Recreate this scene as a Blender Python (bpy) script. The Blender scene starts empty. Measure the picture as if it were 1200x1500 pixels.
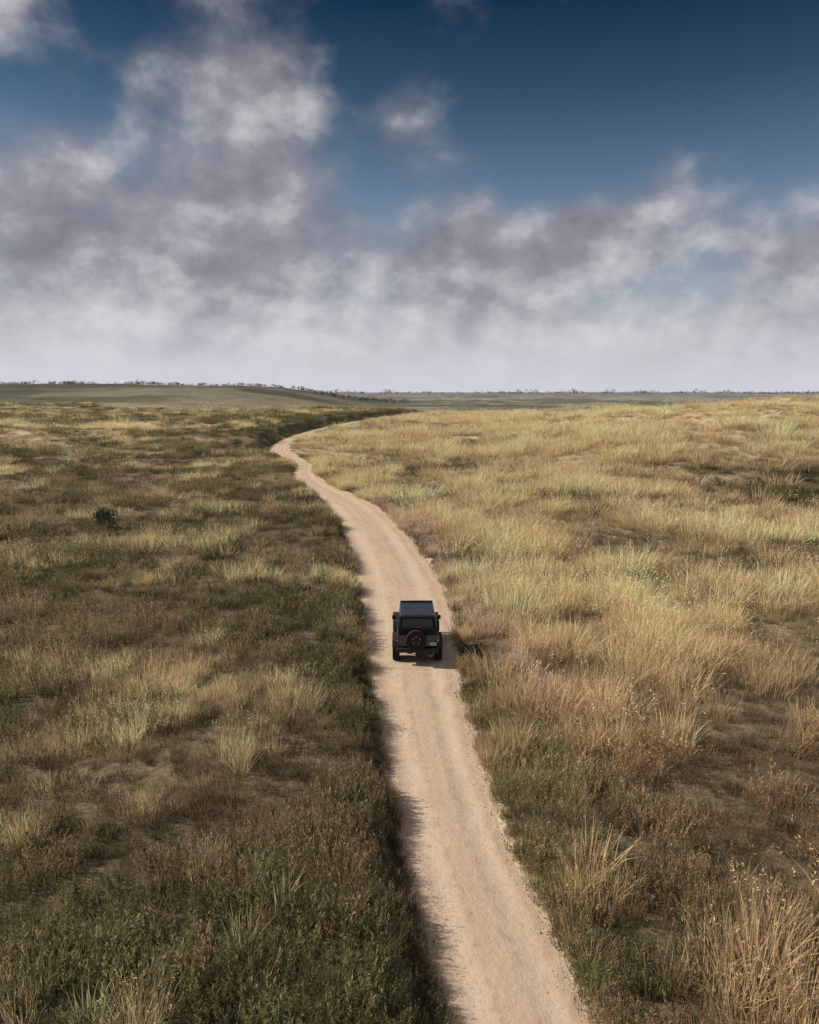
import bpy, bmesh, math, random
import numpy as np
from mathutils import Vector, Matrix
random.seed(7); rng=np.random.default_rng(7)
scene=bpy.context.scene
scene.view_settings.view_transform='Standard'
scene.view_settings.look='None'
scene.view_settings.exposure=0
COL=scene.collection

# ---------------------------------------------------------------- helpers
def sm(x,a,b):
    t=np.clip((np.asarray(x,dtype=float)-a)/(b-a),0,1); return t*t*(3-2*t)
def h2(i,j,s):
    v=np.sin(i*127.1+j*311.7+s*74.7)*43758.5453
    return v-np.floor(v)
def vnoise(x,y,s=0):
    i=np.floor(x); j=np.floor(y); fx=x-i; fy=y-j
    fx=fx*fx*(3-2*fx); fy=fy*fy*(3-2*fy)
    a=h2(i,j,s); b=h2(i+1,j,s); c=h2(i,j+1,s); d=h2(i+1,j+1,s)
    return (a*(1-fx)+b*fx)*(1-fy)+(c*(1-fx)+d*fx)*fy
def fbm(x,y,o=4,s=0):
    x=np.asarray(x,dtype=float); y=np.asarray(y,dtype=float)
    t=0;a=1;n=0
    for k in range(o):
        t=t+a*vnoise(x*2**k+k*17.3,y*2**k-k*9.1,s+k); n+=a; a*=.5
    return t/n

# ---------------------------------------------------------------- road table (metres)
RY=[-60,-20,0,10.6,12.1,14.0,16.4,19.9,24.9,28.5,33.1,38.0,44.5,53.4,59.4,66.8,76.2,85.2,96.4,105.8,117,131,149,172,224,320,398,470]
RL=[14.6,6.5,2.4,.44,.15,-.04,-.40,-.91,-1.55,-1.94,-2.49,-2.95,-3.72,-5.09,-6.3,-7.98,-10.7,-13.6,-15.2,-16.4,-20.2,-24.4,-26.8,-28.0,-26.0,-15.5,3,20]
RR=[17.4,9.2,5.2,3.17,2.88,2.58,2.27,2.02,1.86,1.97,2.15,1.95,1.24,-.1,-1.2,-2.76,-6.3,-9.7,-12.3,-13.2,-16.9,-21.0,-23.8,-25.2,-23.6,-13.2,5.2,22]
_ty=np.linspace(-60,470,5300)
def _smooth(a):
    d=np.interp(_ty,RY,a)
    for w in (21,41):
        k=np.ones(w)/w
        p=np.pad(d,(w//2,w//2),mode='edge'); s=np.convolve(p,k,'valid')
        t=sm(_ty,15,60) if w==41 else 1
        d=d*(1-t)+s*t
    w=241; k=np.ones(w)/w; s=np.convolve(np.pad(d,(w//2,w//2),mode='edge'),k,'valid'); t=sm(_ty,130,160)
    return d*(1-t)+s*t
_L=_smooth(RL); _R=_smooth(RR)
def roadL(y):
    return np.interp(y,_ty,_L)+ .26*(fbm(np.asarray(y)*.9,0*np.asarray(y)+3.3,3,5)-.5)+.18*(fbm(np.asarray(y)*4,0*np.asarray(y)+7.3,2,8)-.5)
def roadR(y):
    return np.interp(y,_ty,_R)+ .30*(fbm(np.asarray(y)*.9,0*np.asarray(y)+13.3,3,6)-.5)+.20*(fbm(np.asarray(y)*4,0*np.asarray(y)+17.3,2,9)-.5)
def roadC(y): return .5*(np.interp(y,_ty,_L)+np.interp(y,_ty,_R))

# ---------------------------------------------------------------- terrain
PY=np.array([-100,100,220,300,400,600,800,1200,1800,2800,5000,12000.])
PH=np.array([0,0,-.2,-.5,-1.0,-8,-15,-15,-6,3,8,8.])
_py=np.geomspace(50,12000,1500); _ph=np.interp(_py,PY,PH)
_k=np.ones(61)/61; _ph=np.convolve(np.pad(_ph,30,mode='edge'),_k,'valid')
def g(x,c,w): return np.exp(-((x-c)/w)**2)
def base(x,y):
    x=np.asarray(x,dtype=float); y=np.asarray(y,dtype=float)
    h=np.interp(y,_py,_ph)
    off=np.abs(x-roadC(y)); away=sm(off,3,14)
    h=h+away*.6*(fbm(x/9,y/9,3,2)-.5)
    h=h+.48*sm(roadL(y)-x,-.02,.7)*(1-sm(roadL(y)-x,5,16))*(1-sm(y,80,110))
    h=h+.12*sm(x-roadR(y),0,.8)*(1-sm(x-roadR(y),4,12))*(1-sm(y,80,110))
    h=h+sm(off,8,40)*sm(y,50,140)*(5.5*(fbm(x/52,y/34,3,21)-.5)+5.0*(fbm(x/28+9,y/70,2,26)-.5)*sm(x,0,40))
    h=h+sm(y,250,800)*10*(fbm(x/300,y/220,3,31)-.5)*sm(off,15,90)*(1-.5*sm(y,1800,4000))
    h=h+36*sm(-x,10,300)*g(y,1400,430)
    h=h+4*sm(-x,60,200)*g(y,430,70)
    h=h+13*sm(x,90,320)*g(y,600,150)
    q=y+.45*x
    h=h+3.6*g(q,132,17)*sm(x,8,50)-4.4*g(q,182,28)*sm(x,14,70)+5.6*g(q,255,30)*sm(x,20,100)-3.2*g(q,335,38)*sm(x,40,130)+3*g(q,430,40)*sm(x,60,150)
    h=h+2.3*sm(roadL(y)-x,.4,3.4)*(1-sm(roadL(y)-x,40,110))*sm(y,118,150)*(1-sm(y,400,460))
    return h
def inside(x,y):
    return sm(x-roadL(y),-.05,.30)*sm(roadR(y)-x,-.05,.30)*(1-sm(y,440,470))
DIP=.085
def ground(x,y): return base(x,y)-DIP*inside(x,y)-.10*inside(x,y)*sm(y,30,120)

def segdist(x,y,ax,ay,bx,by):
    dx,dy=bx-ax,by-ay; t=np.clip(((x-ax)*dx+(y-ay)*dy)/(dx*dx+dy*dy),0,1)
    return np.hypot(x-ax-t*dx,y-ay-t*dy)
def dirt(x,y):
    n=.6*(fbm(x/1.3,y/1.3,3,44)-.5)
    d1=1-sm(segdist(x,y,-13.8,86,-16.8,94)+n*2,.7,1.8)
    d2=1-sm(segdist(x,y,-13,106,-9.5,96)+n*2,.8,1.9)
    e=np.minimum(x-roadL(y),roadR(y)-x)
    d3=sm(e+n*.9,-.20,.02)
    return np.clip(np.maximum(np.maximum(d1*.6,d2*.8),d3*(1-sm(y,440,470))),0,1)

# ---------------------------------------------------------------- vegetation maps
DG=np.array([.108,.104,.052]); OL=np.array([.32,.26,.13]); GO=np.array([.80,.62,.365])
BR=np.array([.32,.228,.145]); GB=np.array([.245,.245,.118]); PK=np.array([.68,.51,.39]); RB=np.array([.44,.29,.18])
def veg_shade_bands(x,y):  # vegetation bands that also put slope shading into the hill colour
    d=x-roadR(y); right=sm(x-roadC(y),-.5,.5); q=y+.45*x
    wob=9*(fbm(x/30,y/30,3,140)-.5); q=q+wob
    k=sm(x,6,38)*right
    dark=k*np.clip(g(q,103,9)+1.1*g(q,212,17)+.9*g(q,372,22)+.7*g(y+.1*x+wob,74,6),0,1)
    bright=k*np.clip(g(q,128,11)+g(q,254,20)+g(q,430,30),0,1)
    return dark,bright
def maps(x,y):
    n1=fbm(x/7,y/4.2,4,60); n3=fbm(x/34,y/15,3,64); n2=fbm(x/5+50,y/4,3,70); n4=fbm(x/80,y/34,3,66)
    d=x-roadR(y); right=sm(x-roadC(y),-.5,.5)
    bl=.05+.28*sm(y,22,52)+.02*sm(y,130,200)
    br=.16+.64*sm(y+.25*np.clip(d,0,20),20,28)
    br=br*(1-.75*sm(-d,-1.6,-.3)*(1-sm(y,50,90)))
    gold=bl*(1-right)+br*right+2.6*(n1-.5)+1.7*(n3-.5)*sm(y,20,50)+1.4*(n4-.5)*sm(y,60,140)
    dk,bt=veg_shade_bands(x,y)
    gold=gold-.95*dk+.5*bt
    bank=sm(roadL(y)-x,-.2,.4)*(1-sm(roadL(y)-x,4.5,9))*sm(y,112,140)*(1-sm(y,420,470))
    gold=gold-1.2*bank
    gold=np.clip(gold,0.015,.97)
    brown=np.clip(.30+.45*right*(1-sm(y,20,30))*sm(d,2.5,4.5)+2.4*(n2-.5),0,.9)
    brown=brown*(1-.5*sm(y,80,160))*(1-bank)
    ds=np.interp(y,[20,24.3,27.7,35,43,60],[3.4,2.8,1.7,1.0,.8,.7])
    pink=np.exp(-((d-ds)/.85)**2)*sm(y,19,25)*(1-sm(y,58,85))
    green=np.exp(-((x-3.4)/1.3)**2)*g(y,18,4.5)*.8
    return gold,brown,pink,green,right
def vegcol(x,y):
    gold,brown,pink,green,right=maps(x,y)
    e=lambda a:a[...,None]
    dark=DG*e(1-brown)+BR*e(brown)
    dark=dark*.6+OL*.4
    c=dark*e(1-gold)+GO*e(gold)
    c=c*e(1-pink*.7)+PK*e(pink*.7)
    return c*.70

# ---------------------------------------------------------------- material helpers
def newmat(name):
    m=bpy.data.materials.new(name); m.use_nodes=True
    nt=m.node_tree; b=nt.nodes['Principled BSDF']; return m,nt,b
def simple(name,col,rough=.5,metal=0,coat=0,spec=.5,vary=.0,vs=20):
    m,nt,b=newmat(name)
    b.inputs['Base Color'].default_value=(*col,1); b.inputs['Roughness'].default_value=rough
    b.inputs['Metallic'].default_value=metal; b.inputs['Coat Weight'].default_value=coat
    b.inputs['Specular IOR Level'].default_value=spec
    if vary:
        tc=nt.nodes.new('ShaderNodeTexCoord'); n=nt.nodes.new('ShaderNodeTexNoise'); n.inputs['Scale'].default_value=vs
        n.inputs['Detail'].default_value=5
        nt.links.new(tc.outputs['Object'],n.inputs['Vector'])
        r=nt.nodes.new('ShaderNodeMapRange'); r.inputs['To Min'].default_value=max(0,rough-vary); r.inputs['To Max'].default_value=min(1,rough+vary)
        nt.links.new(n.outputs['Fac'],r.inputs['Value']); nt.links.new(r.outputs['Result'],b.inputs['Roughness'])
        mx=nt.nodes.new('ShaderNodeMix'); mx.data_type='RGBA'
        mx.inputs[6].default_value=(*[c*(1-vary) for c in col],1); mx.inputs[7].default_value=(*[min(1,c*(1+vary)+.01*vary) for c in col],1)
        nt.links.new(n.outputs['Fac'],mx.inputs[0]); nt.links.new(mx.outputs[2],b.inputs['Base Color'])
    return m
def noise(nt,vec,scale,detail=4,rough=.55,dist=0):
    n=nt.nodes.new('ShaderNodeTexNoise'); n.inputs['Scale'].default_value=scale; n.inputs['Detail'].default_value=detail
    n.inputs['Roughness'].default_value=rough; n.inputs['Distortion'].default_value=dist
    nt.links.new(vec,n.inputs['Vector']); return n.outputs['Fac']
def mrange(nt,v,a,b,c,d,smooth=False):
    r=nt.nodes.new('ShaderNodeMapRange')
    if smooth: r.interpolation_type='SMOOTHSTEP'
    for k,q in zip(('From Min','From Max','To Min','To Max'),(a,b,c,d)): r.inputs[k].default_value=q
    nt.links.new(v,r.inputs['Value']); return r.outputs['Result']
def math_(nt,op,a,b=None,c=None,clamp=False):
    n=nt.nodes.new('ShaderNodeMath'); n.operation=op; n.use_clamp=clamp
    for i,q in enumerate((a,b,c)):
        if q is None: continue
        if isinstance(q,(int,float)): n.inputs[i].default_value=q
        else: nt.links.new(q,n.inputs[i])
    return n.outputs[0]
def mixc(nt,f,a,b,mode='MIX'):
    n=nt.nodes.new('ShaderNodeMix'); n.data_type='RGBA'; n.blend_type=mode
    for i,q in ((0,f),(6,a),(7,b)):
        if isinstance(q,(int,float)): n.inputs[i].default_value=q
        elif isinstance(q,tuple): n.inputs[i].default_value=(*q,1)
        else: nt.links.new(q,n.inputs[i])
    return n.outputs[2]

def mesh_from_np(name,V,F,mat=None):
    me=bpy.data.meshes.new(name)
    me.vertices.add(len(V)); me.vertices.foreach_set('co',np.asarray(V,dtype=np.float32).ravel())
    F=np.asarray(F,dtype=np.int32); n,k=F.shape
    me.loops.add(n*k); me.loops.foreach_set('vertex_index',F.ravel())
    me.polygons.add(n); me.polygons.foreach_set('loop_start',np.arange(0,n*k,k,dtype=np.int32))
    me.polygons.foreach_set('loop_total',np.full(n,k,dtype=np.int32))
    me.update(calc_edges=True); me.validate()
    if mat: me.materials.append(mat)
    return me
def grid_faces(nr,nc):
    i=np.arange((nr-1)*(nc-1)); r=i//(nc-1); c=i%(nc-1); a=r*nc+c
    return np.stack([a,a+1,a+nc+1,a+nc],1)
def addcol(me,name,C):
    at=me.attributes.new(name,'FLOAT_COLOR','POINT')
    at.data.foreach_set('color',np.concatenate([C,np.ones((len(C),1))],1).astype(np.float32).ravel())

# ---------------------------------------------------------------- ground sheet
ys=[-60.]
while ys[-1]<11000: ys.append(ys[-1]+max(.35 if ys[-1]>3 else 1.2,.0115*ys[-1]))
ys=np.array(ys); NC=441
s=np.linspace(-1,1,NC); kk=3.6
W=np.maximum(130,1.0*np.abs(ys)+90)
Y,S=np.meshgrid(ys,s,indexing='ij')
X=roadC(Y)*(1-sm(Y,470,1500))+W[:,None]*np.sinh(kk*S)/np.sinh(kk)
Z=ground(X,Y)
V=np.stack([X,Y,Z],-1).reshape(-1,3)
m,nt,b=newmat('grassland_soil')
a=nt.nodes.new('ShaderNodeAttribute'); a.attribute_name='gcol'
geo=nt.nodes.new('ShaderNodeNewGeometry'); P=geo.outputs['Position']
n1=noise(nt,P,.35,5,.65); n2=noise(nt,P,7,5,.7); n3=noise(nt,P,.02,4,.6)
f=math_(nt,'MULTIPLY',mrange(nt,n1,.3,.7,.62,1.4),mrange(nt,n2,.35,.65,.5,1.5))
f=math_(nt,'MULTIPLY',f,mrange(nt,n3,.3,.7,.8,1.2))
vm=nt.nodes.new('ShaderNodeVectorMath'); vm.operation='SCALE'
nt.links.new(a.outputs['Color'],vm.inputs[0]); nt.links.new(f,vm.inputs['Scale'])
nt.links.new(vm.outputs[0],b.inputs['Base Color']); b.inputs['Roughness'].default_value=.95; b.inputs['Specular IOR Level'].default_value=.1
bp=nt.nodes.new('ShaderNodeBump'); bp.inputs['Strength'].default_value=.5; bp.inputs['Distance'].default_value=.15
nt.links.new(math_(nt,'ADD',n1,math_(nt,'MULTIPLY',n2,.3)),bp.inputs['Height']); nt.links.new(bp.outputs[0],b.inputs['Normal'])
me=mesh_from_np('ground',V,grid_faces(len(ys),NC),m)
x,y=V[:,0],V[:,1]
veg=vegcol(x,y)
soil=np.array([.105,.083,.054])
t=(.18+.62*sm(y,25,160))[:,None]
c=soil*(1-t)+veg*t
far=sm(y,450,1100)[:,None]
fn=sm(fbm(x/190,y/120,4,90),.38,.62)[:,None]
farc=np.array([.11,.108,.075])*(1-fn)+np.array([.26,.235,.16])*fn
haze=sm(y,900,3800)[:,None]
farc=farc*(1-haze)+np.array([.18,.195,.20])*haze  # distance haze painted into the far ground colour
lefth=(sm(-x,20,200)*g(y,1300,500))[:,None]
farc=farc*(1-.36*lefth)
rh=(sm(x,60,200)*(1-sm(y,650,900)))[:,None]
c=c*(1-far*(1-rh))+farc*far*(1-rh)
D=dirt(x,y)[:,None]
c=c*(1-D)+np.array([.45,.335,.23])*D
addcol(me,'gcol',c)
me.polygons.foreach_set('use_smooth',np.ones(len(me.polygons),dtype=bool))
go=bpy.data.objects.new('ground',me); COL.objects.link(go)

# ---------------------------------------------------------------- dirt road
ry=ys[(ys>=-60)&(ys<=465)]
ry=np.unique(np.concatenate([ry,np.arange(3,60,.15)]))
NR=33; u=np.linspace(0,1,NR)
YY,U=np.meshgrid(ry,u,indexing='ij')
Lr=roadL(YY); Rr=roadR(YY)
XX=Lr-.02+(Rr-Lr+.04)*U
rut=-.022*(np.exp(-((U-.27)/.09)**2)+np.exp(-((U-.73)/.09)**2))+.014*np.exp(-((U-.5)/.14)**2)
rut=rut+.03*(fbm(XX*2,YY*.5,4,77)-.5)
ZZ=base(XX,YY)-.035+rut*(1-sm(YY,100,150))
ZZ=ZZ-.03*(np.abs(U-.5)*2)**6
RV=np.stack([XX,YY,ZZ],-1).reshape(-1,3)
m,nt,b=newmat('dirt_road')
tc=nt.nodes.new('ShaderNodeUVMap'); tc.uv_map='UVMap'
def mp(sc):
    q=nt.nodes.new('ShaderNodeMapping'); q.inputs['Scale'].default_value=sc; nt.links.new(tc.outputs['UV'],q.inputs['Vector']); return q.outputs[0]
geo=nt.nodes.new('ShaderNodeNewGeometry'); P=geo.outputs['Position']
st=noise(nt,mp((9,.025,1)),1,6,.7); st2=noise(nt,mp((30,.06,1)),1,6,.75)
bl=noise(nt,P,.5,5,.6); fi=noise(nt,P,9,6,.7); gr=noise(nt,P,38,4,.7); me_=noise(nt,P,2.2,5,.65)
su=nt.nodes.new('ShaderNodeSeparateXYZ'); nt.links.new(tc.outputs['UV'],su.inputs[0])
wob=math_(nt,'ADD',su.outputs[0],mrange(nt,noise(nt,mp((.01,.02,1)),1,2),0,1,-.07,.07))
def track(c0,w0):
    q=math_(nt,'DIVIDE',math_(nt,'SUBTRACT',wob,c0),w0); return math_(nt,'EXPONENT',math_(nt,'MULTIPLY',math_(nt,'MULTIPLY',q,q),-1))
tr_=math_(nt,'ADD',track(.27,.085),track(.73,.085))
thin=math_(nt,'ADD',math_(nt,'ADD',track(.15,.03),track(.39,.035)),math_(nt,'ADD',track(.61,.035),track(.85,.03)))
c=mixc(nt,mrange(nt,st,.35,.65,0,1,True),(.45,.325,.22),(.55,.42,.305))
c=mixc(nt,mrange(nt,bl,.35,.65,0,.55,True),c,(.57,.43,.31))
c=mixc(nt,math_(nt,'MULTIPLY',tr_,.50),c,(.64,.505,.375))
brk=mrange(nt,me_,.42,.60,.1,.8,True)
c=mixc(nt,math_(nt,'MULTIPLY',math_(nt,'MULTIPLY',thin,brk),.60,clamp=True),c,(.37,.255,.165))
c=mixc(nt,math_(nt,'MULTIPLY',mrange(nt,st2,.50,.66,0,.6,True),brk),c,(.37,.255,.165))
c=mixc(nt,mrange(nt,fi,.50,.72,0,.55,True),c,(.39,.28,.19))
c=mixc(nt,mrange(nt,gr,.56,.72,0,.55,True),c,(.31,.225,.155))
nt.links.new(c,b.inputs['Base Color']); b.inputs['Roughness'].default_value=.95; b.inputs['Specular IOR Level'].default_value=.15
bp=nt.nodes.new('ShaderNodeBump'); bp.inputs['Strength'].default_value=.7; bp.inputs['Distance'].default_value=.045
hh=math_(nt,'ADD',math_(nt,'MULTIPLY',fi,.9),math_(nt,'ADD',math_(nt,'MULTIPLY',gr,.35),math_(nt,'MULTIPLY',me_,1.0)))
nt.links.new(hh,bp.inputs['Height']); nt.links.new(bp.outputs[0],b.inputs['Normal'])
me=mesh_from_np('dirt_road',RV,grid_faces(len(ry),NR),m)
uvl=me.uv_layers.new(name='UVMap')
li=np.empty(len(me.loops),dtype=np.int32); me.loops.foreach_get('vertex_index',li)
uvv=np.stack([U.ravel(),YY.ravel()],1)[li]
uvl.data.foreach_set('uv',uvv.astype(np.float32).ravel())
me.polygons.foreach_set('use_smooth',np.ones(len(me.polygons),dtype=bool))
ro=bpy.data.objects.new('dirt_road',me); COL.objects.link(ro)

# ---------------------------------------------------------------- plant prototypes
m=bpy.data.materials.new('grass_blades'); m.use_nodes=True; nt=m.node_tree
nt.nodes.remove(nt.nodes['Principled BSDF'])
at=nt.nodes.new('ShaderNodeAttribute'); at.attribute_type='INSTANCER'; at.attribute_name='tint'
av=nt.nodes.new('ShaderNodeAttribute'); av.attribute_name='bv'
vm=nt.nodes.new('ShaderNodeVectorMath'); vm.operation='MULTIPLY'
nt.links.new(at.outputs['Color'],vm.inputs[0]); nt.links.new(av.outputs['Color'],vm.inputs[1])
df=nt.nodes.new('ShaderNodeBsdfDiffuse'); nt.links.new(vm.outputs[0],df.inputs['Color'])
tr=nt.nodes.new('ShaderNodeBsdfTranslucent'); nt.links.new(vm.outputs[0],tr.inputs['Color'])
ms=nt.nodes.new('ShaderNodeMixShader'); ms.inputs[0].default_value=.38
nt.links.new(df.outputs[0],ms.inputs[1]); nt.links.new(tr.outputs[0],ms.inputs[2])
nt.links.new(ms.outputs[0],nt.nodes['Material Output'].inputs['Surface'])
GRASSMAT=m
class MB:
    def __init__(s): s.v=[];s.f=[];s.c=[]
    def tri(s,a,b,c,col):
        i=len(s.v); s.v+= [a,b,c]; s.f.append((i,i+1,i+2)); s.c+=[col]*3
    def blade(s,p,dirv,length,w,bend,var,seg=3):
        d=Vector(dirv).normalized(); side=d.cross(Vector((0,0,1)))
        if side.length<1e-3: side=Vector((1,0,0))
        side.normalize(); side=(Matrix.Rotation(random.uniform(-1.2,1.2),3,'Z')@side)
        p=Vector(p); prev=None
        hor=Vector((d.x,d.y,0)); 
        for k in range(seg+1):
            t=k/seg; ww=w*(1-t**1.5)*.5
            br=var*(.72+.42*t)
            L=p-side*ww; R=p+side*ww
            i=len(s.v)
            if k<seg:
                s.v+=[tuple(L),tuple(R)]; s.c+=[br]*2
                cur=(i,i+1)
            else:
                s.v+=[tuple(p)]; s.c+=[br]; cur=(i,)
            if prev:
                if len(cur)==2: s.f+=[(prev[0],prev[1],cur[1]),(prev[0],cur[1],cur[0])]
                else: s.f.append((prev[0],prev[1],cur[0]))
            prev=cur
            d=(d+hor*bend/seg+Vector((0,0,-bend*.9*t/seg*1.5))).normalized()
            p=p+d*(length/seg)
        return p
    def leaf(s,p,d,l,w,var):
        d=Vector(d).normalized(); sd=d.cross(Vector((random.gauss(0,1),random.gauss(0,1),random.gauss(0,1)))).normalized()
        p=Vector(p); m_=p+d*l*.5
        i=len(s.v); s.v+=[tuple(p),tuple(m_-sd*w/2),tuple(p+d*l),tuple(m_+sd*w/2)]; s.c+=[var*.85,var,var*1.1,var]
        s.f+=[(i,i+1,i+2),(i,i+2,i+3)]
    def mesh(s,name,mat):
        me=mesh_from_np(name,np.array(s.v),np.array(s.f),mat)
        c=np.array(s.c)[:,None]*np.ones((1,3)); addcol(me,'bv',c); return me
protos=bpy.data.collections.new('grass_tufts')
def rv(): 
    a=random.uniform(0,2*math.pi); return math.cos(a),math.sin(a)
def grass_tuft(name,n,h,rad,bend,w,seed=False):
    B=MB()
    for _ in range(n):
        cx,cy=rv(); r=rad*math.sqrt(random.random())*.75; lean=random.uniform(.05,.75)
        ox,oy=rv()
        dx,dy=cx*.7+ox*.4,cy*.7+oy*.4
        L=h*random.uniform(.55,1.15)
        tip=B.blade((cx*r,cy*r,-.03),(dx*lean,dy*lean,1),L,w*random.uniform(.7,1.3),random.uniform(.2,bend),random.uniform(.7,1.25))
        if seed and random.random()<.45:
            for k in range(4):
                q=tip-Vector((0,0,.03*k)); B.leaf(q,(random.gauss(0,1),random.gauss(0,1),.8),.045,.015,random.uniform(.9,1.15))
    return B.mesh(name,GRASSMAT)
def herb(name,n,h,rad):
    B=MB()
    for _ in range(n):
        cx,cy=rv(); r=rad*math.sqrt(random.random())*.9
        H=h*random.uniform(.5,1.1); lx,ly=cx*random.uniform(.05,.4),cy*random.uniform(.05,.4)
        v=random.uniform(.7,1.2)
        B.blade((cx*r,cy*r,-.03),(lx,ly,1),H,.010,.05,v*.8,2)
        for k in range(13):
            t=(k+random.random())/13; a,bb=rv()
            p=(cx*r+lx*H*t,cy*r+ly*H*t,H*t*.97)
            B.leaf(p,(a*.7,bb*.7,random.uniform(.4,1.6)),random.uniform(.05,.10),random.uniform(.012,.026),v*random.uniform(.75,1.2)*(.7+.4*t))
    return B.mesh(name,GRASSMAT)
specs=[('tuft_00',lambda n:grass_tuft(n,70,.55,.36,.9,.014)),
('tuft_01',lambda n:grass_tuft(n,64,.66,.32,1.1,.015)),
('tuft_02',lambda n:grass_tuft(n,75,.45,.44,.7,.013)),
('tuft_03',lambda n:grass_tuft(n,55,.70,.33,.8,.012,True)),
('tuft_04',lambda n:herb(n,19,.44,.38)),
('tuft_05',lambda n:herb(n,22,.34,.44)),
('tuft_06',lambda n:herb(n,17,.56,.32)),
('tuft_07',lambda n:grass_tuft(n,45,.55,.30,.6,.012,True)),
('tuft_08',lambda n:grass_tuft(n,85,.28,.50,.9,.014))]
for nme,fn_ in specs:
    o=bpy.data.objects.new(nme,fn_(nme)); protos.objects.link(o)

def instancer(name,pts,rot,scl,idx,tint,coll):
    me=bpy.data.meshes.new(name); me.vertices.add(len(pts)); me.vertices.foreach_set('co',pts.astype(np.float32).ravel())
    for nm,arr in (('rot',rot),('scl',scl),('tint',tint)):
        q=me.attributes.new(nm,'FLOAT_VECTOR','POINT'); q.data.foreach_set('vector',arr.astype(np.float32).ravel())
    q=me.attributes.new('idx','INT','POINT'); q.data.foreach_set('value',idx.astype(np.int32))
    o=bpy.data.objects.new(name,me); COL.objects.link(o)
    ng=bpy.data.node_groups.new(name+'_scatter','GeometryNodeTree')
    ng.interface.new_socket('Geometry',in_out='INPUT',socket_type='NodeSocketGeometry')
    ng.interface.new_socket('Geometry',in_out='OUTPUT',socket_type='NodeSocketGeometry')
    gi=ng.nodes.new('NodeGroupInput'); gout=ng.nodes.new('NodeGroupOutput')
    iop=ng.nodes.new('GeometryNodeInstanceOnPoints'); ci=ng.nodes.new('GeometryNodeCollectionInfo')
    ci.inputs['Collection'].default_value=coll; ci.inputs['Separate Children'].default_value=True; ci.inputs['Reset Children'].default_value=True
    def na(nm,ty):
        n=ng.nodes.new('GeometryNodeInputNamedAttribute'); n.data_type=ty; n.inputs['Name'].default_value=nm
        return n.outputs['Attribute']
    L=ng.links
    L.new(gi.outputs[0],iop.inputs['Points']); L.new(ci.outputs[0],iop.inputs['Instance'])
    iop.inputs['Pick Instance'].default_value=True
    L.new(na('idx','INT'),iop.inputs['Instance Index'])
    e=ng.nodes.new('FunctionNodeEulerToRotation'); L.new(na('rot','FLOAT_VECTOR'),e.inputs[0]); L.new(e.outputs[0],iop.inputs['Rotation'])
    L.new(na('scl','FLOAT_VECTOR'),iop.inputs['Scale'])
    L.new(iop.outputs[0],gout.inputs[0])
    md=o.modifiers.new('scatter','NODES'); md.node_group=ng
    return o

# scatter
edges=[3]; 
while edges[-1]<620: edges.append(edges[-1]*1.06+.3)
xs_,ys_=[],[]
for a_,b_ in zip(edges[:-1],edges[1:]):
    ym=.5*(a_+b_); hw=.66*ym+8
    dens=12.0*(17/max(ym,17))**1.62
    n=int(dens*(b_-a_)*2*hw)
    xs_.append(rng.uniform(-hw,hw,n)); ys_.append(rng.uniform(a_,b_,n))
x=np.concatenate(xs_); y=np.concatenate(ys_)
nf=7500
yf=4+116*rng.random(nf)**1.4; lf=rng.random(nf)<.6; of=-.06+np.abs(rng.normal(0,.38,nf))*(1+yf/60)
xf=np.where(lf,roadL(yf)-of,roadR(yf)+of)
isf=np.concatenate([np.zeros(len(x),bool),np.ones(nf,bool)])
x=np.concatenate([x,xf]); y=np.concatenate([y,yf])
d=dirt(x,y); e=np.minimum(x-roadL(y),roadR(y)-x)
fs=np.maximum(1,(y/17)**.60)
fs=np.where(isf,fs**.6,fs)
keep=((e<-.10*fs)|isf)&((rng.random(len(x))>d*1.1)|(y>110)&(e<-1)|isf)
x=x[keep];y=y[keep];fs=fs[keep];e=e[keep];isf=isf[keep]
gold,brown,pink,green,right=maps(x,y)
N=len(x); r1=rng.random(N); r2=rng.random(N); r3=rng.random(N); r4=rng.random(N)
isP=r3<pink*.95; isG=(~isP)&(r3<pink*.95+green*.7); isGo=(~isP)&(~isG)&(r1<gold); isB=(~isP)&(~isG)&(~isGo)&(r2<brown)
isD=~(isP|isG|isGo|isB)
tint=np.zeros((N,3)); idx=np.zeros(N,int); sc=np.ones(N)
mixo=r4[:,None]
tint[isD]=(DG*(1-mixo)+OL*mixo*.9)[isD]
greeny=(isD&(rng.random(N)<.3)); tint[greeny]=GB*.85
nearR=(right*(1-sm(y,22,32)))[:,None]
BRx=BR*(1-nearR)+RB*nearR
tint[isB]=(BRx*(1-mixo*.4)+OL*mixo*.4)[isB]
GOx=GO*(1-nearR)+(GO*.62+RB*.30)*nearR
tint[isGo]=(GOx*(.74+.26*mixo)+OL*(.26-.26*mixo))[isGo]
tint[isP]=(PK*(.7+.3*mixo)+BR*(.3-.3*mixo))[isP]
tint[isG]=(GB*1.2*(1-mixo*.4)+OL*1.3*mixo*.4)[isG]
ri=rng.integers(0,1000,N)
idx[isD]=np.array([4,5,6,4,5,8,2])[ri%7][isD]
idx[isB]=np.array([4,6,7,8,7,2])[ri%6][isB]
idx[isGo]=np.array([0,1,2,3,1,0])[ri%6][isGo]
idx[isP]=np.array([7,8,2,6])[ri%4][isP]
idx[isG]=np.array([0,1,4])[ri%3][isG]
sc[isGo]=(.74+.30*right)[isGo]; sc[isD]=.82; sc[isB]=.85; sc[isP]=.80; sc[isG]=.8
ts=1.2*np.maximum(1,(y/17)**.75)
lev=np.clip(np.floor(np.log2(ts/1.2)),0,8)
cl=np.zeros(N)
for k in range(9):
    q=lev==k
    if q.any(): cl[q]=vnoise(x[q]/(1.5*2**k),y[q]/(1.15*2**k),200+k)*.65+vnoise(x[q]/(3.8*2**k),y[q]/(2.5*2**k),230+k)*.35
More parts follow.
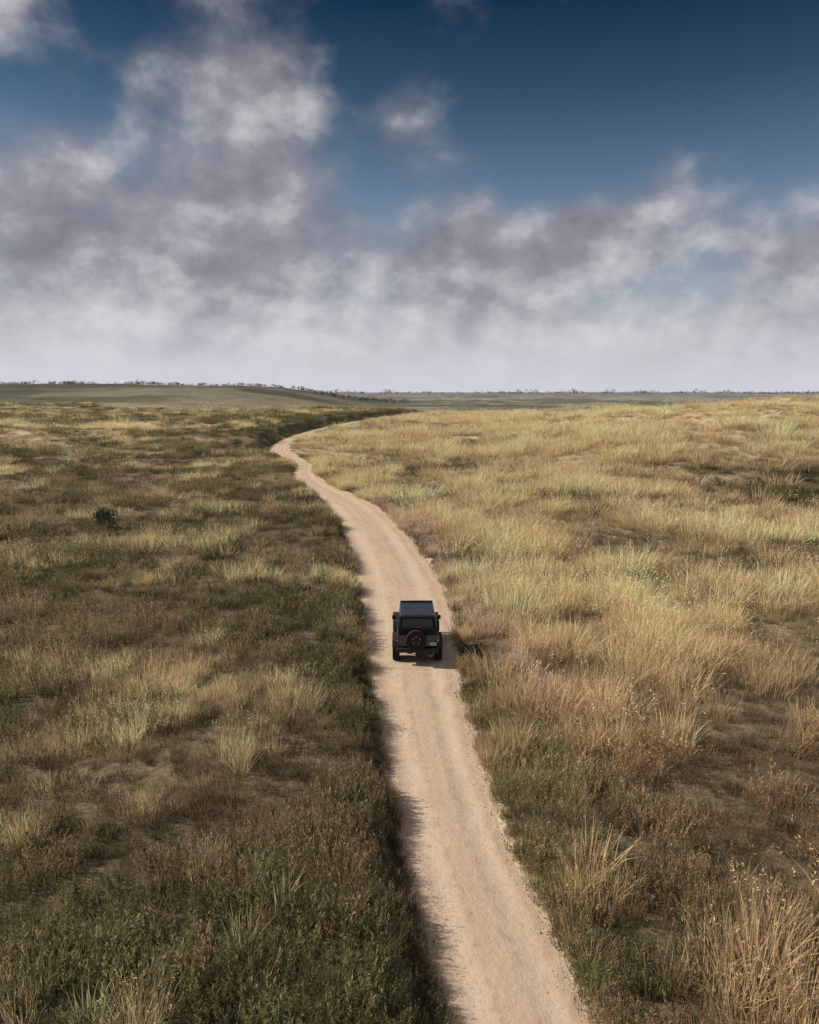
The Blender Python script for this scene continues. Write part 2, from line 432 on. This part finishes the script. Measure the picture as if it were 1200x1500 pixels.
cl=sm(cl,.28,.72)
sc=sc*np.where(isGo&(right>.5),.46+1.12*cl,.60+.78*cl)*rng.uniform(.75,1.3,N)
edgef=.55+.45*sm(-e,.1,1.2)
edgef=np.where(isf,rng.uniform(.3,.7,N)*np.where(right<.5,1.3,1.0),edgef)
dR=x-roadR(y)
lowR=(dR>0)*(1-sm(dR,4,11))*sm(y,100,125)*(1-sm(y,420,470))
dk,bt=veg_shade_bands(x,y)
tint*= (rng.uniform(.78,1.22,N)*(.54+.76*cl)*(1-.30*dk)*(1+.08*bt))[:,None]  # dk and bt paint hill shading into the tuft tint
zs=np.maximum(1,(y/17)**.28)
scl=np.stack([sc*fs*edgef,sc*fs*edgef,sc*zs*edgef*(1-.58*lowR)],1)
rot=np.stack([rng.normal(0,.10,N),rng.normal(0,.10,N),rng.uniform(0,6.28,N)],1)
pts=np.stack([x,y,ground(x,y)],1)
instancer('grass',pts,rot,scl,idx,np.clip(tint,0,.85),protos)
print('TUFTS',N)

# gravel / clods on the road edges
m,nt,b=newmat('dirt_clod')
at=nt.nodes.new('ShaderNodeAttribute'); at.attribute_type='INSTANCER'; at.attribute_name='tint'
nt.links.new(at.outputs['Color'],b.inputs['Base Color']); b.inputs['Roughness'].default_value=.95
pc=bpy.data.collections.new('clods')
for k in range(3):
    bm=bmesh.new(); bmesh.ops.create_icosphere(bm,subdivisions=2,radius=1)
    for v in bm.verts:
        v.co*=random.uniform(.7,1.15); v.co.z*=.6
    me=bpy.data.meshes.new('clod_%d'%k); bm.to_mesh(me); bm.free(); me.materials.append(m)
    pc.objects.link(bpy.data.objects.new('clod_%d'%k,me))
n=9000
y=rng.uniform(5,60,n); side=rng.random(n)<.5
off=np.abs(rng.normal(0,.16,n)); mid=rng.random(n)<.08
x=np.where(side,roadL(y)+.03+off,roadR(y)-.03-off); x=np.where(mid,roadC(y)+rng.normal(0,.9,n),x)
sz=np.clip(rng.lognormal(-4.4,.5,n),.005,.035)*np.where(mid,.6,1)
pts=np.stack([x,y,base(x,y)-.045],1)
instancer('gravel',pts,rng.uniform(0,6,(n,3)),np.stack([sz]*3,1),rng.integers(0,3,n),np.array([.42,.32,.23])*rng.uniform(.7,1.2,(n,1)),pc)

# ---------------------------------------------------------------- shrub
def leafmat(name,c1,c2,sc=3):
    m,nt,b=newmat(name)
    geo=nt.nodes.new('ShaderNodeNewGeometry')
    nn=noise(nt,geo.outputs['Position'],sc,3)
    c=mixc(nt,mrange(nt,nn,.35,.65,0,1),c1,c2); nt.links.new(c,b.inputs['Base Color']); b.inputs['Roughness'].default_value=.7
    return m
def shrub(name,px,py,W_,H_,nleaf,mat,leaf=.12):
    B=MB(); z0=float(ground(px,py))
    for k in range(16):
        a,bb=rv(); B.blade((0,0,-.05),(a*.8,bb*.8,1),H_*random.uniform(.7,1.0),.05,.3,.8,3)
    cl=[(random.gauss(0,.33)*W_,random.gauss(0,.33)*W_,random.uniform(.25,.8)*H_,random.uniform(.22,.38)*H_) for _ in range(16)]
    for k in range(nleaf):
        cx,cy,cz,cr=random.choice(cl)
        d=Vector((random.gauss(0,1),random.gauss(0,1),random.gauss(0,1))).normalized()*cr*random.random()**.35
        B.leaf((cx+d.x,cy+d.y,max(.03,cz+d.z)),(d.x+random.gauss(0,.3),d.y+random.gauss(0,.3),d.z+.4),leaf*random.uniform(.7,1.3),leaf*.5,1)
    o=bpy.data.objects.new(name,B.mesh(name,mat)); o.location=(px,py,z0); COL.objects.link(o); return o
shrub('shrub',-22.8,55,1.45,1.5,2600,leafmat('shrub_leaves',(.05,.068,.034),(.10,.115,.055)),.13)

# ---------------------------------------------------------------- distant trees
B=MB()
def dtree(px,py,h,w):
    z0=float(base(px,py))
    B.tri((px-.25,py,z0-.5),(px+.25,py,z0-.5),(px,py,z0+h*.7),.6)
    B.tri((px,py-.25,z0-.5),(px,py+.25,z0-.5),(px,py,z0+h*.7),.6)
    cl=[(random.gauss(0,.30)*w,random.gauss(0,.30)*w,random.uniform(.3,.85)*h,random.uniform(.15,.28)*h) for _ in range(6)]
    for k in range(60):
        cx,cy,cz,cr=random.choice(cl)
        d=Vector((random.gauss(0,1),random.gauss(0,1),random.gauss(0,1))).normalized()*cr*random.random()**.4
        B.leaf((px+cx+d.x,py+cy+d.y,z0+cz+d.z),(random.gauss(0,1),random.gauss(0,1),random.gauss(0,1)),h*.17,h*.12,1)
for k in range(1000):
    if k<560:
        px=-random.uniform(0,900); py=1500+random.gauss(0,30)
        if fbm(np.array(px/45),np.array(2.2),3,7)<.34+random.uniform(-.1,.1): continue
        h=random.uniform(3,8)*(1.3 if random.random()<.1 else 1); w=h*random.uniform(.8,1.9)
    else:
        py=random.uniform(2900,3600); px=random.uniform(-.15,.62)*py
        if fbm(np.array(px/140),np.array(8.2),3,9)<.42+random.uniform(-.1,.1): continue
        h=random.uniform(6,15)*(1.5 if random.random()<.1 else 1); w=h*random.uniform(.9,3.0)
    dtree(px,py,h,w)
o=bpy.data.objects.new('distant_trees',B.mesh('distant_trees',leafmat('distant_foliage',(.055,.065,.058),(.10,.11,.10),.05))); COL.objects.link(o)

# ---------------------------------------------------------------- vehicle
PAINT=simple('black_paint',(.010,.011,.013),.22,0,.5,.5,.06,6)
PLAST=simple('black_plastic',(.016,.016,.017),.6,0,0,.35,.1,12)
TOP=simple('hardtop_black',(.014,.016,.020),.28,0,.2,.45,.08,9)
TOPS=simple('hardtop_shell_black',(.006,.007,.008),.5,0,0,.25,.08,9)
GLASS=simple('tinted_glass',(.004,.005,.007),.06,0,0,.4)
RUB=simple('rubber',(.016,.015,.014),.85,0,0,.2,.15,20)
RIM=simple('rim_metal',(.03,.03,.033),.4,.6,0,.5)
RED=simple('red_lens',(.22,.010,.008),.2,0,.4,.5)
SIL=simple('silver_metal',(.35,.35,.36),.3,1)
PLATE=simple('plate_white',(.45,.45,.44),.5)
LENS=simple('clear_lens',(.5,.5,.5),.1,0,.4)
CAR=bpy.data.objects.new('off_road_suv',None); COL.objects.link(CAR)
def fin(name,me,mat,bev=0,seg=2,smooth=True):
    me.materials.append(mat)
    o=bpy.data.objects.new(name,me); COL.objects.link(o); o.parent=CAR
    if bev:
        md=o.modifiers.new('b','BEVEL'); md.width=bev; md.segments=seg; md.limit_method='ANGLE'; md.angle_limit=math.radians(28)
    if smooth:
        for p in me.polygons: p.use_smooth=True
        md=o.modifiers.new('w','WEIGHTED_NORMAL'); md.keep_sharp=True
    return o
def hexa(name,lo,hi,mat,bev=.02,seg=2):
    def r(q): x0,x1,y0,y1,z=q; return [(x0,y0,z),(x1,y0,z),(x1,y1,z),(x0,y1,z)]
    v=r(lo)+r(hi); f=[(3,2,1,0),(4,5,6,7),(0,1,5,4),(1,2,6,5),(2,3,7,6),(3,0,4,7)]
    me=bpy.data.meshes.new(name); me.from_pydata(v,[],f); return fin(name,me,mat,bev,seg)
def box(name,x0,x1,y0,y1,z0,z1,mat,bev=.015): return hexa(name,(x0,x1,y0,y1,z0),(x0,x1,y0,y1,z1),mat,bev)
def panel(name,pts,mat,th,nrm,bev=.004):
    n=Vector(nrm).normalized()*th; v=[tuple(Vector(p)) for p in pts]+[tuple(Vector(p)+n) for p in pts]; k=len(pts)
    f=[tuple(range(k))[::-1],tuple(range(k,2*k))]+[(i,(i+1)%k,(i+1)%k+k,i+k) for i in range(k)]
    me=bpy.data.meshes.new(name); me.from_pydata(v,[],f)
    bm=bmesh.new(); bm.from_mesh(me); bmesh.ops.recalc_face_normals(bm,faces=bm.faces); bm.to_mesh(me); bm.free()
    return fin(name,me,mat,bev,1)
def extr(name,prof,x0,x1,mat,bev=.02):
    k=len(prof); v=[(x0,a,b_) for a,b_ in prof]+[(x1,a,b_) for a,b_ in prof]
    f=[tuple(range(k)),tuple(range(2*k-1,k-1,-1))]+[(i,i+k,(i+1)%k+k,(i+1)%k) for i in range(k)]
    me=bpy.data.meshes.new(name); me.from_pydata(v,[],f)
    bm=bmesh.new(); bm.from_mesh(me); bmesh.ops.recalc_face_normals(bm,faces=bm.faces); bm.to_mesh(me); bm.free()
    return fin(name,me,mat,bev)
def lathe(name,prof,loc,axis,mat,n=48,tread=0):
    v=[];f=[];k=len(prof)
    for i in range(n):
        a=2*math.pi*i/n
        for (r,t) in prof:
            rr=r-(tread if (tread and i%2 and r>.385) else 0)
            v.append((t,rr*math.cos(a),rr*math.sin(a)) if axis=='x' else (rr*math.cos(a),t,rr*math.sin(a)))
    for i in range(n):
        for j in range(k-1):
            a=i*k+j; b2=((i+1)%n)*k+j; f.append((a,a+1,b2+1,b2))
    me=bpy.data.meshes.new(name); me.from_pydata(v,[],f)
    bm=bmesh.new(); bm.from_mesh(me); bmesh.ops.recalc_face_normals(bm,faces=bm.faces); bm.to_mesh(me); bm.free()
    o=fin(name,me,mat,0,smooth=False); o.location=loc
    if not tread:
        for p in me.polygons: p.use_smooth=True
    return o
box('body_tub',-.76,.76,-.53,1.50,.58,1.14,PAINT,.035)
hexa('hood',(-.68,.68,1.50,3.02,.62),(-.66,.66,1.50,2.98,1.12),PAINT,.05)
hexa('hood_bulge',(-.42,.42,1.6,2.9,1.115),(-.36,.36,1.65,2.8,1.16),PAINT,.03)
box('grille',-.62,.62,3.02,3.07,.66,1.08,PAINT,.02)
for i in range(7): box('grille_slot_%d'%i,-.25+i*.083-.022,-.25+i*.083+.022,3.068,3.076,.72,1.0,PLAST,.003)
for sx in (-1,1): lathe('headlight_%s'%('r' if sx>0 else 'l'),[(.0,.03),(.07,.025),(.09,0)],(sx*.44,3.07,.88),'y',LENS,24)
box('chassis',-.45,.45,-.45,3.0,.42,.60,PLAST,.02)
box('front_bumper',-.82,.82,3.14,3.30,.50,.66,PLAST,.03)
box('front_bumper_mount',-.35,.35,3.0,3.15,.5,.62,PLAST,.01)
box('rear_bumper',-.80,.80,-.72,-.56,.50,.67,PLAST,.03)
box('rear_bumper_mount',-.35,.35,-.58,-.44,.5,.6,PLAST,.01)
for sx,sn in ((-1,'l'),(1,'r')):
    x0,x1=sorted((sx*.755,sx*.785))
    box('door_'+sn,x0,x1,.62,1.46,.64,1.13,PAINT,.015)
    x0,x1=sorted((sx*.785,sx*.81)); box('door_handle_'+sn,x0,x1,.70,.84,1.0,1.04,PLAST,.006)
    x0,x1=sorted((sx*.74,sx*.90)); box('side_step_'+sn,x0,x1,.55,1.85,.44,.50,PLAST,.02)
    x0,x1=sorted((sx*.70,sx*.94))
    extr('rear_fender_'+sn,[(-.60,.66),(-.50,.90),(-.34,.98),(.34,.98),(.48,.90),(.60,.62),(.55,.62),(.42,.86),(.30,.92),(-.30,.92),(-.44,.86),(-.54,.66)],x0,x1,PLAST,.012)
    x0,x1=sorted((sx*.62,sx*.94))
    extr('front_fender_'+sn,[(1.74,.56),(1.92,.90),(2.06,.98),(2.92,1.0),(3.08,.90),(3.08,.84),(2.9,.94),(2.1,.92),(1.98,.86),(1.80,.56)],x0,x1,PLAST,.012)
    for yy,wn in ((0,'rear'),(2.42,'front')):
        ty=[(.25,-.11),(.34,-.135),(.385,-.125),(.402,-.095),(.405,0),(.402,.095),(.385,.125),(.34,.135),(.25,.11)]
        lathe('tyre_%s_%s'%(wn,sn),ty,(sx*.80,yy,.40),'x',RUB,64,.010)
        lathe('rim_%s_%s'%(wn,sn),[(0,.05*sx),(.07,.06*sx),(.09,.03*sx),(.20,.02*sx),(.23,.10*sx),(.255,.112*sx),(.25,-.1*sx),(0,-.1*sx)],(sx*.80,yy,.40),'x',RIM,32)
    x0,x1=sorted((sx*.70,sx*.83)); box('tail_light_housing_'+sn,x0,x1,-.60,-.52,.90,1.13,PLAST,.012)
    x0,x1=sorted((sx*.715,sx*.815)); box('tail_light_'+sn,x0,x1,-.612,-.598,.955,1.11,RED,.006)
    x0,x1=sorted((sx*.735,sx*.795)); box('reverse_light_'+sn,x0,x1,-.612,-.598,.915,.948,LENS,.004)
    x0,x1=sorted((sx*.74,sx*.88)); box('mirror_arm_'+sn,x0,x1,1.40,1.44,1.17,1.21,PLAST,.008)
    x0,x1=sorted((sx*.84,sx*.97)); box('mirror_'+sn,x0,x1,1.38,1.46,1.15,1.32,PLAST,.025)
    x0,x1=sorted((sx*.855,sx*.955)); box('mirror_glass_'+sn,x0,x1,1.372,1.379,1.17,1.30,GLASS,.003)
for yy in (0,2.42):
    lathe('axle_%d'%int(yy),[(0,-.7),(.045,-.7),(.045,.7),(0,.7)],(0,yy,.40),'x',PLAST,16)
    lathe('differential_%d'%int(yy),[(0,-.13),(.09,-.1),(.13,0),(.09,.1),(0,.13)],(0.0,yy,.38),'x',PLAST,16)
lathe('exhaust',[(.0,-.30),(.035,-.30),(.035,.2),(0,.2)],(.48,-.5,.40),'y',SIL,16)
hexa('hardtop',(-.745,.745,-.52,1.50,1.142),(-.655,.655,-.42,1.33,1.80),TOPS,.04,3)
hexa('roof_panel',(-.675,.675,-.45,1.38,1.79),(-.645,.645,-.42,1.34,1.865),TOP,.03,3)
box('roof_seam',-.60,.60,.56,.585,1.862,1.870,PLAST,.002)
box('roof_seam_centre',-.012,.012,.59,1.30,1.862,1.869,PLAST,.002)
for i,xx in enumerate((-.45,-.225,.0,.225,.45)): box('roof_rib_%d'%i,xx-.03,xx+.03,-.34,.50,1.863,1.875,TOP,.006)
box('roof_light_bar',-.64,.64,1.39,1.46,1.83,1.91,PLAST,.02)
def rw(z): return -.52+.10*(z-1.142)/.658
def sxw(z): return .745-.09*(z-1.142)/.658
def ws(z): return 1.50-.17*(z-1.142)/.658
zl,zh=1.20,1.72
panel('rear_window',[(-.60,rw(zl),zl),(.60,rw(zl),zl),(.54,rw(zh),zh),(-.54,rw(zh),zh)],GLASS,.008,(0,-1,.15))
panel('windshield',[(-.64,ws(zl),zl),(.64,ws(zl),zl),(.57,ws(zh),zh),(-.57,ws(zh),zh)],GLASS,.008,(0,1,.25))
for sx,sn in ((-1,'l'),(1,'r')):
    for nm,ya,yb in (('quarter_window',-.40,.48),('door_window',.62,1.36)):
        panel(nm+'_'+sn,[(sx*sxw(zl),ya,zl),(sx*sxw(zl),yb,zl),(sx*sxw(zh),yb-(.12 if yb>1 else 0),zh),(sx*sxw(zh),ya+.04,zh)],GLASS,.008,(sx,0,.13))
box('wiper',-.25,.10,-.555,-.54,1.22,1.24,PLAST,.004)
box('third_brake_light',-.10,.10,-.60,-.52,1.42,1.46,RED,.006)
box('brake_light_post',-.03,.03,-.60,-.54,1.14,1.42,PLAST,.006)
box('tailgate',-.60,.60,-.555,-.53,.66,1.13,PAINT,.012)
box('spare_mount',-.12,.12,-.62,-.55,.80,1.10,PLAST,.01)
ty=[(.24,.10),(.33,.125),(.375,.115),(.392,.085),(.395,0),(.392,-.085),(.375,-.115),(.33,-.125),(.24,-.10)]
lathe('spare_tyre',ty,(-.05,-.74,1.0),'y',RUB,64,.010)
lathe('spare_rim',[(0,-.03),(.06,-.035),(.08,0),(.19,.0),(.225,-.085),(.25,-.10),(.25,.08),(0,.08)],(-.05,-.74,1.0),'y',RIM,32)
for k in range(5):
    a=2*math.pi*k/5+.3
    box('spare_spoke_%d'%k,-.05+math.cos(a)*.14-.022,-.05+math.cos(a)*.14+.022,-.765,-.735,1.0+math.sin(a)*.14-.022,1.0+math.sin(a)*.14+.022,SIL,.008)
box('plate_frame',.44,.72,-.575,-.556,.72,.88,PLAST,.004)
box('licence_plate',.45,.71,-.581,-.574,.735,.865,PLATE,.003)
CAR.location=(.29,27.45,float(base(.29,28.5))-.06); CAR.rotation_euler=(0,0,math.radians(.6))

# ---------------------------------------------------------------- sun and sky
SUN_AZ=-82; SUN_EL=38   # azimuth from +Y, negative = left
az=math.radians(SUN_AZ); el=math.radians(SUN_EL)
dvec=Vector((math.sin(az)*math.cos(el),math.cos(az)*math.cos(el),math.sin(el)))
sl=bpy.data.lights.new('sun','SUN'); sl.energy=5.0; sl.angle=math.radians(1.0); sl.color=(1,.925,.82)
so=bpy.data.objects.new('sun',sl); COL.objects.link(so); so.rotation_euler=(-dvec).to_track_quat('-Z','Y').to_euler(); so.location=(-40,20,60)

w=bpy.data.worlds.new('World'); scene.world=w; w.use_nodes=True
nt=w.node_tree; bg=nt.nodes['Background']; bg.inputs['Strength'].default_value=.1
sky=nt.nodes.new('ShaderNodeTexSky'); sky.sky_type='NISHITA'; sky.sun_disc=False; sky.sun_elevation=el; sky.sun_rotation=az
sky.air_density=1.0; sky.dust_density=.6; sky.ozone_density=2.0
tc=nt.nodes.new('ShaderNodeTexCoord'); nv=nt.nodes.new('ShaderNodeVectorMath'); nv.operation='NORMALIZE'
nt.links.new(tc.outputs['Generated'],nv.inputs[0]); Dv=nv.outputs[0]
sp=nt.nodes.new('ShaderNodeSeparateXYZ'); nt.links.new(Dv,sp.inputs[0])
A=math_(nt,'MULTIPLY',math_(nt,'ARCTAN2',sp.outputs[0],sp.outputs[1]),57.2958)
E=math_(nt,'MULTIPLY',math_(nt,'ARCSINE',sp.outputs[2]),57.2958)
def ramp(fac,stops,interp='EASE'):
    r=nt.nodes.new('ShaderNodeValToRGB'); r.color_ramp.interpolation=interp
    e=r.color_ramp.elements
    while len(e)<len(stops): e.new(.5)
    for q,(p_,c_) in zip(e,stops): q.position=p_; q.color=(*c_,1)
    nt.links.new(fac,r.inputs[0]); return r.outputs[0]
Ef=math_(nt,'DIVIDE',E,60,clamp=True)
tint_=ramp(Ef,[(0,(1,.95,.95)),(.1,(.95,.90,.88)),(.22,(.68,.69,.68)),(.33,(.24,.34,.37)),(.42,(.055,.145,.20)),(1,(.25,.35,.42))],'LINEAR')
clear=mixc(nt,1.0,sky.outputs[0],tint_,'MULTIPLY')
def field(shift):
    mp_=nt.nodes.new('ShaderNodeMapping'); mp_.inputs['Scale'].default_value=(1,1,1.35); mp_.inputs['Location'].default_value=shift
    nt.links.new(Dv,mp_.inputs['Vector'])
    a=noise(nt,mp_.outputs[0],4.2,5,.50); b_=noise(nt,mp_.outputs[0],11,6,.56)
    return math_(nt,'ADD',math_(nt,'MULTIPLY',a,.64),math_(nt,'MULTIPLY',b_,.36))
F0=field((3.1,1.7,.4)); F1=field((3.1+.022,1.7,.4-.035))
def blob(a0,e0,ra,re,amp):
    dx=math_(nt,'DIVIDE',math_(nt,'SUBTRACT',A,a0),ra); dy=math_(nt,'DIVIDE',math_(nt,'SUBTRACT',E,e0),re)
    q=math_(nt,'ADD',math_(nt,'MULTIPLY',dx,dx),math_(nt,'MULTIPLY',dy,dy))
    return math_(nt,'MULTIPLY',math_(nt,'EXPONENT',math_(nt,'MULTIPLY',q,-1)),amp)
blobs=[(-31,25,6,4,.34),(-10,19,4.5,5,.22),(-9,12,6,5,.24),(-26,12,7,4,.24),(13,10.5,8,3.0,.34),(-1,18,4,2.5,.18),(28,9.5,5,3,.30),(-18,9,9,4,.12),
 (3,9.5,5,3.5,.22),(19,22,15,6,-.22),(-18,15,14,9,.10),(-20,22,3.5,3,-.05),(-1.0,13.5,2.5,2,-.08),(21,7,4,2,-.03)]
Bs=None
for q in blobs:
    t_=blob(*q); Bs=t_ if Bs is None else math_(nt,'ADD',Bs,t_)
low=mrange(nt,E,3,12,.28,0,True); high_fill=mrange(nt,E,30,45,0,.18,True)
side=mrange(nt,math_(nt,'ABSOLUTE',A),42,75,0,.16,True)  # cloud cover overhead and to the sides, out of view, added for fill light
Bs=math_(nt,'ADD',math_(nt,'ADD',Bs,low),math_(nt,'MAXIMUM',high_fill,side))
dens=mrange(nt,math_(nt,'ADD',F0,Bs),.49,.82,0,1,True)
lit=math_(nt,'ADD',math_(nt,'MULTIPLY',math_(nt,'SUBTRACT',F0,F1),4.6),.24)
lit=math_(nt,'ADD',lit,mrange(nt,E,3.5,13,.46,0,True))
lit=math_(nt,'ADD',lit,math_(nt,'MULTIPLY',blob(-31,26,6,5,1.0),.35))
lit=math_(nt,'ADD',lit,math_(nt,'MAXIMUM',mrange(nt,E,30,50,0,.40,True),mrange(nt,math_(nt,'ABSOLUTE',A),42,75,0,.35,True)))  # out-of-view clouds brightened as added fill
thick=mrange(nt,math_(nt,'ADD',F0,Bs),.60,1.0,.16,-.13)
lit=math_(nt,'ADD',lit,thick,clamp=True)
cc=ramp(lit,[(0,(2.15,2.0,2.35)),(.4,(3.15,3.0,3.4)),(1,(6.6,6.3,6.6))],'LINEAR')
colr=mixc(nt,math_(nt,'MULTIPLY',dens,.90),clear,cc)
hz=mrange(nt,E,-1,8.0,.97,0,True)
colr=mixc(nt,hz,colr,(6.5,6.35,7.1))
nt.links.new(colr,bg.inputs['Color'])

# ---------------------------------------------------------------- camera
cam=bpy.data.cameras.new('camera'); co=bpy.data.objects.new('camera',cam); COL.objects.link(co)
cam.sensor_fit='VERTICAL'; cam.sensor_height=24; cam.lens=17.6; cam.clip_start=.1; cam.clip_end=20000
co.location=(0,0,10); co.rotation_euler=(math.radians(90-9.04),0,0)
scene.camera=co
